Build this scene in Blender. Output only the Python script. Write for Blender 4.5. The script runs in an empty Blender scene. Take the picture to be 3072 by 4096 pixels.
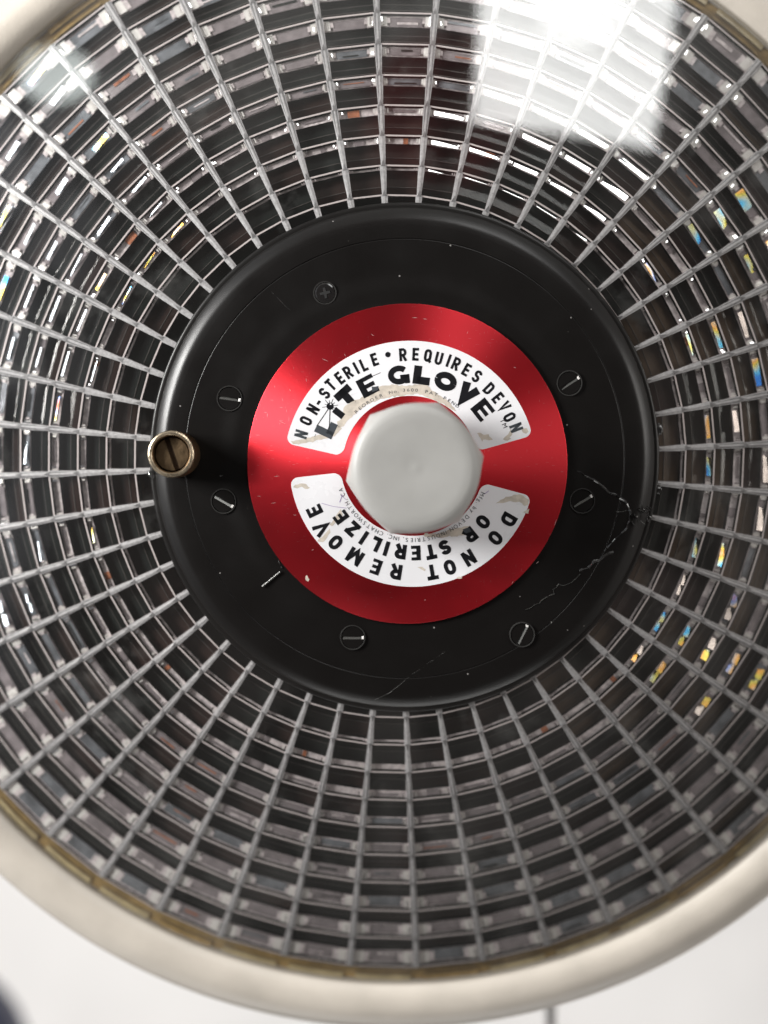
import bpy, bmesh, math, random
from mathutils import Vector, Matrix
random.seed(7)
PI = math.pi
S = bpy.context.scene
COL = S.collection

# ---------------------------------------------------------------- camera
U = 1e-4                       # one length unit of the model = 0.1 mm
F = 5185.0
cd = bpy.data.cameras.new('camera'); cam = bpy.data.objects.new('camera', cd); COL.objects.link(cam)
S.camera = cam
cam.location = (0, 0, 0); cam.rotation_euler = (PI/2, 0, 0)
cd.sensor_fit = 'VERTICAL'; cd.sensor_height = 36.0; cd.lens = F/4096*36
cd.clip_start = 0.02; cd.clip_end = 60
cd.dof.use_dof = True; cd.dof.focus_distance = 0.5095; cd.dof.aperture_fstop = 2.2

# lamp frame: origin at the middle of the lens, z towards the viewer
CX, CY, TX, TY = 1582.0, 1841.0, -0.007, 0.076
RD = 6800.0
ZL = Vector((TX, -1, -TY)).normalized()
YL = (Vector((0, 0, 1)) - ZL.z*ZL).normalized()
XL = YL.cross(ZL)
C0 = Vector((CX-1536, F, 2048-CY))
LAMP = Matrix((XL, YL, ZL)).transposed().to_4x4(); LAMP.translation = C0*U

def loc(px, py, z=0.0):
    """point of the lamp's own frame at height z on the sight line of a photo point"""
    d = Vector((px-1536, F, 2048-py))
    s = (C0 + ZL*z).dot(ZL)/d.dot(ZL)
    P = d*s - C0
    return Vector((P.dot(XL), P.dot(YL), z))
def dome(r): return (1044.0**2 - r*r)/(2*RD)
def mirror(px, py):
    """where the domed glass sends the sight line of a photo point"""
    p = loc(px, py, 0)
    for i in range(6): p = loc(px, py, dome(math.hypot(p.x, p.y))+16)
    r = math.hypot(p.x, p.y)
    n = (XL*(p.x/RD) + YL*(p.y/RD) + ZL).normalized()
    W = C0 + XL*p.x + YL*p.y + ZL*p.z
    d = W.normalized()
    return W*U, d - 2*d.dot(n)*n

# ---------------------------------------------------------------- world
w = bpy.data.worlds.new('World'); S.world = w; w.use_nodes = True
nt = w.node_tree; nt.nodes.clear()
def N(nt, t, **k):
    n = nt.nodes.new(t)
    for a, b in k.items():
        if a.startswith('i_'): n.inputs[int(a[2:])].default_value = b
        else: setattr(n, a, b)
    return n
def L(nt, a, ao, b, bi): nt.links.new(a.outputs[ao], b.inputs[bi])
out = N(nt, 'ShaderNodeOutputWorld'); bg = N(nt, 'ShaderNodeBackground'); L(nt, bg, 0, out, 0)
tc = N(nt, 'ShaderNodeTexCoord')
def lobe(direction, lo, hi, colr, prev):
    v = N(nt, 'ShaderNodeVectorMath', operation='DOT_PRODUCT'); L(nt, tc, 'Generated', v, 0)
    v.inputs[1].default_value = Vector(direction).normalized()
    m = N(nt, 'ShaderNodeMapRange', interpolation_type='SMOOTHSTEP'); L(nt, v, 'Value', m, 0)
    m.inputs[1].default_value = lo; m.inputs[2].default_value = hi
    mx = N(nt, 'ShaderNodeMix', data_type='RGBA', blend_type='MIX')
    L(nt, m, 0, mx, 0); nt.links.new(prev, mx.inputs[6]); mx.inputs[7].default_value = (*colr, 1)
    return mx.outputs[2]
base = N(nt, 'ShaderNodeRGB'); base.outputs[0].default_value = (.085, .07, .065, 1)
c = base.outputs[0]
c = lobe((0, 0, 1), .25, .95, (.75, .73, .70), c)       # pale ceiling
c = lobe((-1, .1, .2), .35, .9, (.80, .84, .90), c)     # window side
c = lobe((1, .1, -.2), .4, .95, (.66, .61, .57), c)       # far wall to the right
c = lobe((0, 1, 0), .5, .9, (.6, .58, .55), c)
c = lobe((0, .1, -1), .15, .9, (.20, .19, .18), c)       # floor
c = lobe((0, -1, 0.0), .84, .97, (.022, .022, .021), c) # dark end of the room behind the viewer
c = lobe((.1, -1, .62), .985, .995, (.20, .05, .05), c) # faint red patch put in for the glass to mirror
vor = N(nt, 'ShaderNodeTexVoronoi', feature='F1'); vor.inputs['Scale'].default_value = 9
mpw = N(nt, 'ShaderNodeMapping'); mpw.inputs['Scale'].default_value = (1.6, .5, .7)
L(nt, tc, 'Generated', mpw, 0); L(nt, mpw, 0, vor, 'Vector')
hs = N(nt, 'ShaderNodeSeparateColor'); L(nt, vor, 'Color', hs, 0)
mr = N(nt, 'ShaderNodeMapRange'); L(nt, hs, 0, mr, 0); mr.inputs[3].default_value = .45; mr.inputs[4].default_value = 1.5
mul = N(nt, 'ShaderNodeMix', data_type='RGBA', blend_type='MULTIPLY'); mul.inputs[0].default_value = 1
nt.links.new(c, mul.inputs[6]); L(nt, mr, 0, mul, 7)
nt.links.new(mul.outputs[2], bg.inputs[0]); bg.inputs[1].default_value = .60

# ---------------------------------------------------------------- lights
def area(name, P, target, sx, sy, radiance, roll=0.0, col=(1, 1, 1), shape='RECTANGLE'):
    ld = bpy.data.lights.new(name, 'AREA'); ld.shape = shape; ld.size = sx; ld.size_y = sy
    a = sx*sy*(PI/4 if shape == 'ELLIPSE' else 1)
    ld.energy = radiance*PI*a; ld.color = col
    o = bpy.data.objects.new(name, ld); COL.objects.link(o)
    q = (Vector(target)-Vector(P)).to_track_quat('-Z', 'Y')
    o.matrix_world = Matrix.Translation(P) @ q.to_matrix().to_4x4() @ Matrix.Rotation(roll, 4, 'Z')
    return o
def mirror_light(name, corners, dist, radiance, roll, col, shape='RECTANGLE', grow=1.0):
    """a lamp in the room placed so the domed glass mirrors it; corners: left-bottom, right-bottom, right-top, left-top"""
    cxm = sum(c[0] for c in corners)/4; cym = sum(c[1] for c in corners)/4
    P, d = mirror(cxm, cym); Q = P + d*dist
    hits = []
    for (x, y) in corners:
        p, e = mirror(x, y); s = (Q-p).dot(d)/e.dot(d); hits.append(p+e*s)
    wd = ((hits[1]-hits[0]).length + (hits[2]-hits[3]).length)/2
    ht = ((hits[3]-hits[0]).length + (hits[2]-hits[1]).length)/2
    # orientation from the hits
    up = ((hits[3]+hits[2])-(hits[0]+hits[1])).normalized(); zz = d.normalized()   # light shines along -z
    xx = up.cross(zz).normalized(); yy = zz.cross(xx)
    ld = bpy.data.lights.new(name, 'AREA'); ld.shape = shape; ld.size = wd*grow; ld.size_y = ht*grow
    ld.energy = radiance*PI*wd*ht*grow*grow*(PI/4 if shape == 'ELLIPSE' else 1); ld.color = col
    o = bpy.data.objects.new(name, ld); COL.objects.link(o)
    M = Matrix((xx, yy, zz)).transposed().to_4x4(); M.translation = Q
    o.matrix_world = M @ Matrix.Rotation(roll, 4, 'Z')
    return o
CW = mirror_light('ceiling_window', [(1890, 430), (2625, 640), (2720, -250), (1960, -420)], 1.1, 4.7, 0, (1, 1, .985))
mirror_light('ceiling_window_core', [(2120, 180), (2480, 180), (2500, -150), (2140, -150)], 1.0, 1.8, 0, (1, 1, 1), 'ELLIPSE')
mirror_light('side_window', [(90, 400), (320, 350), (340, 200), (150, 250)], 1.2, 3.0, 0, (.93, 1, .97), 'ELLIPSE', 1.45)
area('left_window', (-1.02, .02, .30), (0, .55, 0), .28, .5, 56, col=(1, .985, .96))
LWP = Vector((-1.02, .02, .30)); RLP = Vector((1.05, -.02, .14)); area('added_right_light', RLP, (0, .55, 0), .3, .5, 6.0, col=(1, .97, .93))  # right lamp is added so the rainbow facets have something to mirror
area('wall_fill', (0.1, .66, -1.6), (0, 1.5, -.2), 1.6, .5, 3.0, col=(1, .99, .97))  # added lamp that brightens the wall behind, no fixture there

S.view_settings.view_transform = 'Standard'; S.view_settings.look = 'None'
S.view_settings.exposure = 0.35; S.view_settings.gamma = 1
S.render.engine = 'CYCLES'
S.cycles.max_bounces = 12; S.cycles.transparent_max_bounces = 16; S.cycles.glossy_bounces = 6; S.cycles.transmission_bounces = 10

# ---------------------------------------------------------------- materials
def mat(name):
    m = bpy.data.materials.new(name); m.use_nodes = True
    return m, m.node_tree, m.node_tree.nodes['Principled BSDF']
def simple(name, col, rough=.5, metal=0.0, spec=.5, bump=0.0, bscale=2000, var=0.0, vscale=300):
    m, t, b = mat(name)
    b.inputs['Base Color'].default_value = (*col, 1); b.inputs['Roughness'].default_value = rough
    b.inputs['Metallic'].default_value = metal; b.inputs['Specular IOR Level'].default_value = spec
    tc = N(t, 'ShaderNodeTexCoord')
    if bump:
        n = N(t, 'ShaderNodeTexNoise'); n.inputs['Scale'].default_value = bscale; n.inputs['Detail'].default_value = 3
        L(t, tc, 'Object', n, 'Vector')
        bp = N(t, 'ShaderNodeBump'); bp.inputs['Strength'].default_value = bump; bp.inputs['Distance'].default_value = .0002
        L(t, n, 0, bp, 'Height'); L(t, bp, 0, b, 'Normal')
    if var:
        n = N(t, 'ShaderNodeTexNoise'); n.inputs['Scale'].default_value = vscale; n.inputs['Detail'].default_value = 6
        L(t, tc, 'Object', n, 'Vector')
        r = N(t, 'ShaderNodeMapRange'); L(t, n, 0, r, 0); r.inputs[1].default_value = .3; r.inputs[2].default_value = .7
        r.inputs[3].default_value = 1-var; r.inputs[4].default_value = 1+var
        mx = N(t, 'ShaderNodeMix', data_type='RGBA', blend_type='MULTIPLY'); mx.inputs[0].default_value = 1
        mx.inputs[6].default_value = (*col, 1); L(t, r, 0, mx, 7); L(t, mx, 2, b, 'Base Color')
        r2 = N(t, 'ShaderNodeMapRange'); L(t, n, 0, r2, 0); r2.inputs[3].default_value = max(.03, rough-.12); r2.inputs[4].default_value = rough+.12
        L(t, r2, 0, b, 'Roughness')
    return m
M = {}
M['cream'] = simple('cream_enamel', (.46, .42, .368), .38, bump=.5, bscale=700, var=.08, vscale=45)
M['gasket'] = simple('amber_gasket', (.31, .21, .085), .25, metal=.0, var=.3, vscale=120)
M['gasket_pale'] = simple('pale_amber_gasket', (.42, .34, .19), .25, var=.2, vscale=120)
M['crease'] = simple('facet_crease', (.10, .09, .085), .25)
M['gasket_dark'] = simple('dark_gasket_strip', (.14, .09, .035), .5)  # darker brown strip running round the amber band
M['shell'] = simple('grey_shell', (.35, .33, .3), .45)
M['rib_edge'] = simple('rib_inner_glass', (.19, .185, .19), .3, spec=.6, var=.3, vscale=700)
M['lip'] = simple('painted_screw_lip', (.03, .029, .028), .16, spec=.9)
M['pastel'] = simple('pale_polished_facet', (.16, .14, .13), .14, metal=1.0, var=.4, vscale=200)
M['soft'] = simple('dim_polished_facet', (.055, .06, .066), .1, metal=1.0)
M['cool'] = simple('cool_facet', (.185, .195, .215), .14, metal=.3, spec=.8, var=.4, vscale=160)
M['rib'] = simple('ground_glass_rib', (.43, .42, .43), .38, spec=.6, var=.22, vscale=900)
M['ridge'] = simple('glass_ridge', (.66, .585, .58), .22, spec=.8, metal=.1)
M['deep'] = simple('deep_glass', (.010, .0125, .0115), .07, spec=.28)
M['deepwarm'] = simple('deep_glass_warm', (.026, .016, .014), .09, spec=.28)
M['deepbrown'] = simple('amber_glass_facet', (.075, .052, .036), .12, spec=.4, var=.3, vscale=60)
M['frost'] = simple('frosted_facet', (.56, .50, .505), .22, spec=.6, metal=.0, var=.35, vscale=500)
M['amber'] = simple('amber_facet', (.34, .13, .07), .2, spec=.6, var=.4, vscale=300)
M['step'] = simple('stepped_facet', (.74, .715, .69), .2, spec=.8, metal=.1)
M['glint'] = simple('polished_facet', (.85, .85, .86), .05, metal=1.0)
def film(name, lo, hi, basec):
    m, t, b = mat(name)
    b.inputs['Base Color'].default_value = (*basec, 1); b.inputs['Metallic'].default_value = 1; b.inputs['Roughness'].default_value = .07
    tc = N(t, 'ShaderNodeTexCoord'); n = N(t, 'ShaderNodeTexNoise'); n.inputs['Scale'].default_value = 90
    L(t, tc, 'Object', n, 'Vector'); r = N(t, 'ShaderNodeMapRange'); L(t, n, 0, r, 0)
    r.inputs[1].default_value = .35; r.inputs[2].default_value = .65; r.inputs[3].default_value = lo; r.inputs[4].default_value = hi
    L(t, r, 0, b, 'Thin Film Thickness'); b.inputs['Thin Film IOR'].default_value = 1.9
    return m
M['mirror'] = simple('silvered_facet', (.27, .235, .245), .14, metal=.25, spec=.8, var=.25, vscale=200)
# rainbow facets: dispersion colours of refracted light painted in as base colour
m, t, b = mat('dispersion_tint_facet'); M['rainbow'] = m
b.inputs['Metallic'].default_value = 1; b.inputs['Roughness'].default_value = .08
tc = N(t, 'ShaderNodeTexCoord'); n = N(t, 'ShaderNodeTexNoise'); n.inputs['Scale'].default_value = 75; n.inputs['Detail'].default_value = 1
L(t, tc, 'Object', n, 'Vector'); rp = N(t, 'ShaderNodeValToRGB'); L(t, n, 0, rp, 0)
e = rp.color_ramp.elements; e[0].position = .30; e[0].color = (.02, .10, .32, 1); e[1].position = .74; e[1].color = (.30, .06, .02, 1)
for p_, c_ in ((.38, (.05, .22, .34)), (.44, (.22, .24, .20)), (.50, (.26, .24, .05)), (.56, (.34, .17, .04)), (.62, (.30, .25, .20)), (.68, (.10, .16, .33))):
    k_ = e.new(p_); k_.color = (*c_, 1)
L(t, rp, 0, b, 'Base Color')
b.inputs['Roughness'].default_value = .2
md = m.copy(); md.name = 'dim_dispersion_tint_facet'; M['rainbow_dim'] = md
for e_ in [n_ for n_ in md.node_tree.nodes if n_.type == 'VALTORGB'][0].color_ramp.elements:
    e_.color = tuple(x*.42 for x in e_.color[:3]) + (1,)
M['black'] = None
# black satin paint with dust specks
m, t, b = mat('black_satin_paint'); M['black'] = m
b.inputs['Roughness'].default_value = .36; b.inputs['Specular IOR Level'].default_value = .33
tc = N(t, 'ShaderNodeTexCoord')
vo = N(t, 'ShaderNodeTexVoronoi', feature='F1'); vo.inputs['Scale'].default_value = 150; L(t, tc, 'Object', vo, 'Vector')
th = N(t, 'ShaderNodeMapRange'); L(t, vo, 'Distance', th, 0); th.inputs[1].default_value = .035; th.inputs[2].default_value = .06
th.inputs[3].default_value = 1; th.inputs[4].default_value = 0
sc = N(t, 'ShaderNodeSeparateColor'); L(t, vo, 'Color', sc, 0)
g = N(t, 'ShaderNodeMath', operation='GREATER_THAN'); L(t, sc, 0, g, 0); g.inputs[1].default_value = .6
mu = N(t, 'ShaderNodeMath', operation='MULTIPLY'); L(t, th, 0, mu, 0); L(t, g, 0, mu, 1)
mx = N(t, 'ShaderNodeMix', data_type='RGBA'); L(t, mu, 0, mx, 0)
mx.inputs[6].default_value = (.0052, .0045, .0042, 1); mx.inputs[7].default_value = (.22, .21, .2, 1); L(t, mx, 2, b, 'Base Color')
n1 = N(t, 'ShaderNodeTexNoise'); n1.inputs['Scale'].default_value = 1600; L(t, tc, 'Object', n1, 'Vector')
n2 = N(t, 'ShaderNodeTexNoise'); n2.inputs['Scale'].default_value = 60; n2.inputs['Detail'].default_value = 4; L(t, tc, 'Object', n2, 'Vector')
r = N(t, 'ShaderNodeMapRange'); L(t, n2, 0, r, 0); r.inputs[3].default_value = .26; r.inputs[4].default_value = .42; L(t, r, 0, b, 'Roughness')
bp = N(t, 'ShaderNodeBump'); bp.inputs['Strength'].default_value = .12; bp.inputs['Distance'].default_value = .0002
L(t, n1, 0, bp, 'Height'); L(t, bp, 0, b, 'Normal')
M['gloss_black'] = simple('wet_black_paint', (.012, .011, .011), .10, spec=.8)
M['slot'] = simple('screw_slot_metal', (.10, .10, .095), .25, metal=.6)
M['dark'] = simple('slot_shadow', (.004, .004, .004), .7)
M['brass'] = simple('aged_brass', (.24, .165, .095), .34, metal=.9, bump=.5, bscale=1500, var=.35, vscale=260)
M['brass_rim'] = simple('worn_brass_edge', (.52, .43, .31), .30, metal=.9, bump=.5, bscale=1500, var=.3, vscale=300)
M['brass_dark'] = simple('dark_brass_slot', (.05, .03, .018), .5, metal=.5)
M['handle'] = simple('pale_grey_plastic', (.32, .316, .303), .45, bump=.3, bscale=140, var=.05, vscale=60)
M['paper'] = simple('white_sticker', (.71, .71, .73), .28, spec=.5, var=.015, vscale=80)
M['ink'] = simple('black_ink', (.010, .010, .012), .28)
M['worn_ink'] = simple('worn_ink', (.055, .062, .07), .3)
M['torn'] = simple('torn_sticker_backing', (.50, .45, .385), .55, var=.16, vscale=450)
M['violet'] = simple('violet_pen', (.30, .22, .42), .4)
M['wall'] = simple('white_wall', (.80, .785, .775), .7, var=.035, vscale=9)
M['pole'] = simple('grey_pole', (.36, .35, .34), .35)
M['navy'] = simple('navy_vinyl', (.008, .014, .06), .45)
M['scratch'] = simple('bare_scratch', (.85, .62, .60), .3, metal=.6)
# red anodised aluminium, turned
m, t, b = mat('red_anodised_disc'); M['red'] = m
b.inputs['Metallic'].default_value = 1.0; b.inputs['Roughness'].default_value = .52
b.inputs['Anisotropic'].default_value = .93; b.inputs['Anisotropic Rotation'].default_value = .25
tn = N(t, 'ShaderNodeTangent', direction_type='RADIAL', axis='Z'); L(t, tn, 0, b, 'Tangent')
tc = N(t, 'ShaderNodeTexCoord')
def scratches(scale, ang, thr):
    mp = N(t, 'ShaderNodeMapping'); mp.inputs['Rotation'].default_value = (0, 0, ang); mp.inputs['Scale'].default_value = scale
    L(t, tc, 'Object', mp, 0)
    n = N(t, 'ShaderNodeTexNoise'); n.inputs['Scale'].default_value = 1; n.inputs['Detail'].default_value = 1; L(t, mp, 0, n, 'Vector')
    q = N(t, 'ShaderNodeMapRange'); L(t, n, 0, q, 0); q.inputs[1].default_value = thr; q.inputs[2].default_value = thr+.03
    return q
a = scratches((260, 5200, 1), .35, .745); bb = scratches((6000, 300, 1), -.25, .755)
mxm = N(t, 'ShaderNodeMath', operation='MAXIMUM'); L(t, a, 0, mxm, 0); L(t, bb, 0, mxm, 1)
nn = N(t, 'ShaderNodeTexNoise'); nn.inputs['Scale'].default_value = 45; nn.inputs['Detail'].default_value = 5; L(t, tc, 'Object', nn, 'Vector')
cr = N(t, 'ShaderNodeMix', data_type='RGBA'); L(t, nn, 0, cr, 0)
cr.inputs[6].default_value = (.90, .006, .022, 1); cr.inputs[7].default_value = (.98, .012, .034, 1)
mx = N(t, 'ShaderNodeMix', data_type='RGBA'); L(t, mxm, 0, mx, 0); L(t, cr, 2, mx, 6); mx.inputs[7].default_value = (.8, .35, .35, 1)
L(t, mx, 2, b, 'Base Color')
rr_ = N(t, 'ShaderNodeMapRange'); L(t, nn, 0, rr_, 0); rr_.inputs[1].default_value = .3; rr_.inputs[2].default_value = .7
rr_.inputs[3].default_value = .44; rr_.inputs[4].default_value = .60; L(t, rr_, 0, b, 'Roughness')
n3 = N(t, 'ShaderNodeTexNoise'); n3.inputs['Scale'].default_value = 900; n3.inputs['Detail'].default_value = 2; L(t, tc, 'Object', n3, 'Vector')
bp = N(t, 'ShaderNodeBump'); bp.inputs['Strength'].default_value = .10; bp.inputs['Distance'].default_value = .0002
L(t, n3, 0, bp, 'Height'); L(t, bp, 0, b, 'Normal')
ga = N(t, 'ShaderNodeBsdfPrincipled'); ga.inputs['Base Color'].default_value = (1, .90, .90, 1); ga.inputs['Metallic'].default_value = 1
ga.inputs['Roughness'].default_value = .50; ga.inputs['Anisotropic'].default_value = .95; ga.inputs['Anisotropic Rotation'].default_value = .25
L(t, tn, 0, ga, 'Tangent'); L(t, bp, 0, ga, 'Normal')
mm = N(t, 'ShaderNodeMixShader'); mm.inputs[0].default_value = .05; L(t, b, 0, mm, 1); L(t, ga, 0, mm, 2); L(t, mm, 0, t.nodes['Material Output'], 0)
# clear cover: thin smooth reflection over transparency, with a few smudges
m = bpy.data.materials.new('clear_cover'); m.use_nodes = True; t = m.node_tree; t.nodes.clear(); M['cover'] = m
o_ = N(t, 'ShaderNodeOutputMaterial'); tr = N(t, 'ShaderNodeBsdfTransparent'); gl = N(t, 'ShaderNodeBsdfGlossy'); mxs = N(t, 'ShaderNodeMixShader')
tr.inputs[0].default_value = (.97, .97, .965, 1); gl.inputs['Roughness'].default_value = .035
lw = N(t, 'ShaderNodeLayerWeight'); lw.inputs[0].default_value = .5
pw = N(t, 'ShaderNodeMath', operation='POWER'); L(t, lw, 'Facing', pw, 0); pw.inputs[1].default_value = 5
ma = N(t, 'ShaderNodeMath', operation='MULTIPLY_ADD'); L(t, pw, 0, ma, 0); ma.inputs[1].default_value = .9; ma.inputs[2].default_value = .085
L(t, ma, 0, mxs, 0); L(t, tr, 0, mxs, 1); L(t, gl, 0, mxs, 2)
df = N(t, 'ShaderNodeBsdfDiffuse'); df.inputs[0].default_value = (.6, .6, .58, 1)
tc = N(t, 'ShaderNodeTexCoord'); n = N(t, 'ShaderNodeTexNoise'); n.inputs['Scale'].default_value = 24; n.inputs['Detail'].default_value = 8; n.inputs['Roughness'].default_value = .7
L(t, tc, 'Object', n, 'Vector'); q = N(t, 'ShaderNodeMapRange'); L(t, n, 0, q, 0)
q.inputs[1].default_value = .56; q.inputs[2].default_value = .80; q.inputs[3].default_value = .004; q.inputs[4].default_value = .05
m2 = N(t, 'ShaderNodeMixShader'); L(t, q, 0, m2, 0); L(t, mxs, 0, m2, 1); L(t, df, 0, m2, 2); L(t, m2, 0, o_, 0)
m, t, b = mat('clear_glue'); M['glue'] = m
b.inputs['Transmission Weight'].default_value = 1; b.inputs['Roughness'].default_value = .03; b.inputs['IOR'].default_value = 1.48

# ---------------------------------------------------------------- mesh helpers
class MB:
    def __init__(s): s.v = []; s.f = []; s.m = []; s.names = []
    def slot(s, name):
        if name not in s.names: s.names.append(name)
        return s.names.index(name)
    def poly(s, pts, mt):
        i = len(s.v); s.v += [tuple(p) for p in pts]; s.f.append(tuple(range(i, i+len(pts)))); s.m.append(s.slot(mt))
    def prism(s, pts, z0, z1, mt):
        """flat outline (x, y) counter-clockwise raised from z0 to z1"""
        n = len(pts)
        s.poly([(p[0], p[1], z1) for p in pts], mt)
        for i in range(n):
            a, b = pts[i], pts[(i+1) % n]
            s.poly([(a[0], a[1], z0), (b[0], b[1], z0), (b[0], b[1], z1), (a[0], a[1], z1)], mt)
    def lathe(s, prof, mt, seg=96, c=(0, 0), rf=None, closed=False):
        rings = []
        for (r, z) in prof:
            row = []
            for k in range(seg):
                a = 2*PI*k/seg; rr = rf(a, r, z) if rf else r
                row.append(len(s.v)); s.v.append((c[0]+rr*math.cos(a), c[1]+rr*math.sin(a), z))
            rings.append(row)
        mi = s.slot(mt); n = len(rings)
        for i in range(n if closed else n-1):
            A, B = rings[i], rings[(i+1) % n]
            for k in range(seg):
                k2 = (k+1) % seg
                s.f.append((A[k], B[k], B[k2], A[k2])); s.m.append(mi)
    def build(s, name, parent=None, origin=(0, 0, 0), smooth=False, angle=35):
        me = bpy.data.meshes.new(name)
        ox, oy, oz = origin
        me.from_pydata([((x-ox)*U, (y-oy)*U, (z-oz)*U) for x, y, z in s.v], [], s.f)
        for nme in s.names: me.materials.append(M[nme])
        me.polygons.foreach_set('material_index', s.m)
        bm = bmesh.new(); bm.from_mesh(me)
        if smooth: bmesh.ops.remove_doubles(bm, verts=bm.verts, dist=1e-7)
        bm.normal_update()
        if smooth:
            for f in bm.faces: f.smooth = True
            for e in bm.edges:
                if len(e.link_faces) == 2 and e.calc_face_angle(0) > math.radians(angle): e.smooth = False
        bm.to_mesh(me); bm.free()
        o = bpy.data.objects.new(name, me); COL.objects.link(o)
        if parent: o.parent = parent
        o.location = Vector(origin)*U
        return o
def tag(o, label, cat=None, group=None, kind=None):
    if label: o['label'] = label
    if cat: o['category'] = cat
    if group: o['group'] = group
    if kind: o['kind'] = kind
    return o

# ---------------------------------------------------------------- setting: wall behind
wb = MB()
ms = bpy.data.meshes.new('wall')
ms.from_pydata([(-6, 1.55, -3), (6, 1.55, -3), (6, 1.55, 4), (-6, 1.55, 4), (-6, 1.65, -3), (6, 1.65, -3), (6, 1.65, 4), (-6, 1.65, 4)], [],
               [(0, 1, 2, 3), (5, 4, 7, 6), (3, 2, 6, 7), (1, 0, 4, 5), (0, 3, 7, 4), (2, 1, 5, 6)])
ms.materials.append(M['wall']); wo = bpy.data.objects.new('wall', ms); COL.objects.link(wo); wo['kind'] = 'structure'

# ---------------------------------------------------------------- the lamp
root = bpy.data.objects.new('surgical_lamp', None); COL.objects.link(root); root.matrix_world = LAMP
root.empty_display_size = .05
tag(root, 'round surgical lamp head with faceted glass lens, black hub, red disc and cream rim', 'surgical lamp')

RR = [925, 1047, 1166, 1287, 1411, 1535, 1665, 1797, 1934, 2071, 2218]
A0 = math.radians(-87.6); DA = 2*PI/48
# rim: rolled cream lip
def cprof(pts, n=6):
    """Catmull-Rom through profile points"""
    out = []
    P = [pts[0]] + pts + [pts[-1]]
    for i in range(1, len(P)-2):
        for k in range(n):
            t = k/n; q = []
            for c in (0, 1):
                a, b, c2, d = P[i-1][c], P[i][c], P[i+1][c], P[i+2][c]
                q.append(.5*(2*b + (c2-a)*t + (2*a-5*b+4*c2-d)*t*t + (3*b-a-3*c2+d)*t**3))
            out.append(tuple(q))
    out.append(pts[-1]); return out
rimp = cprof([(2296, -372), (2291, -330), (2301, -296), (2345, -266), (2410, -262), (2475, -292), (2518, -345), (2536, -420), (2530, -520), (2480, -640), (2380, -700)])
b = MB(); b.lathe(rimp, 'cream', 256); b.build('rim', root, smooth=True, angle=60)
# dish body closing the back
b = MB(); b.lathe(cprof([(2470, -650), (2300, -860), (1700, -1250), (900, -1500), (1, -1560)]), 'shell', 128)
b.build('back_shell', root, smooth=True)
# amber gasket ring with notches opposite each rib
b = MB(); b.lathe([(2222, -390), (2222, -345), (2234, -338), (2234, -332), (2256, -326), (2258, -333), (2286, -330), (2296, -345), (2296, -390)], 'gasket', 288)
for i in range(48):
    a = A0 + (i+.5)*DA; hA = DA/2-.012
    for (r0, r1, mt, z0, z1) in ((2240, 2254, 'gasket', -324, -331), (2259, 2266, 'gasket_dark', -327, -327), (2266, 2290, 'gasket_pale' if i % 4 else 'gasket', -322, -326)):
        n = 4
        for j in range(n):
            t0, t1 = a-hA+2*hA*j/n, a-hA+2*hA*(j+1)/n
            b.poly([(r0*math.cos(t0), r0*math.sin(t0), z0), (r1*math.cos(t0), r1*math.sin(t0), z1), (r1*math.cos(t1), r1*math.sin(t1), z1), (r0*math.cos(t1), r0*math.sin(t1), z0)], mt)
b.build('gasket', root, smooth=False)

# prism lens ---------------------------------------------------
def pol(r, a, q, dz):
    """point at radius r, angle a, sideways offset q, height dz over the dome"""
    rr = math.hypot(r, q)
    return (r*math.cos(a)-q*math.sin(a), r*math.sin(a)+q*math.cos(a), dome(rr)+dz)
g = MB()
# backing and ridges
g.lathe([(r, dome(r)-105) for r in range(900, 2236, 60)]+[(2235, dome(2235)-105)], 'deep', 192)
def chord(g, r0, r1, dz, mt, depth=0):
    """a straight strip in each of the 48 sectors"""
    for i in range(48):
        am = A0 + (i+.5)*DA; c = math.cos(DA/2); h0, h1 = r0*math.sin(DA/2), r1*math.sin(DA/2)
        P = [pol(r0*c, am, -h0, dz), pol(r1*c, am, -h1, dz), pol(r1*c, am, h1, dz), pol(r0*c, am, h0, dz)]
        g.poly(P, mt)
        if depth:
            for (p, q) in ((P[0], P[3]), (P[2], P[1])):
                g.poly([q, p, (p[0], p[1], p[2]-depth), (q[0], q[1], q[2]-depth)], 'deep')
for k in range(1, len(RR)-1):
    r = RR[k]; ww = .6*max(0, k-3)
    chord(g, r-3.8-ww*.6, r+2.8-ww*.6, -4, 'ridge', 60)
    if k > 4: chord(g, r+6+ww, r+8+ww, -8, 'crease', 60)
chord(g, 2213, 2219, -6, 'ridge', 90)
rnd = random.Random(11)
def tiltquad(g, a, r0, r1, q0a, q1a, q0b, q1b, dz, tr, ts, mt):
    """facet r0..r1; sideways q0a..q1a at r0 and q0b..q1b at r1; tilted outward by tr and sideways by ts (radians)"""
    rm = (r0+r1)/2; qm = (q0a+q1a)/2
    def z(r, q): return dz - tr*(r-rm) - ts*(q-qm)
    g.poly([pol(r0, a, q0a, z(r0, q0a)), pol(r1, a, q0b, z(r1, q0b)), pol(r1, a, q1b, z(r1, q1b)), pol(r0, a, q1a, z(r0, q1a))], mt)
H = DA/2
CWP = CW.matrix_world.translation.copy()
def aim(am, rm, target):
    """slopes a facet needs to mirror the target towards the viewer"""
    p3 = Vector((rm*math.cos(am), rm*math.sin(am), dome(rm)-30))
    wp = LAMP @ (p3*U); nn = ((-wp).normalized() + (Vector(target)-wp).normalized()).normalized()
    nl = LAMP.to_3x3().transposed() @ nn
    nr, nq = nl.x*math.cos(am)+nl.y*math.sin(am), -nl.x*math.sin(am)+nl.y*math.cos(am)
    return nr/nl.z - rm/RD, nq/nl.z
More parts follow.
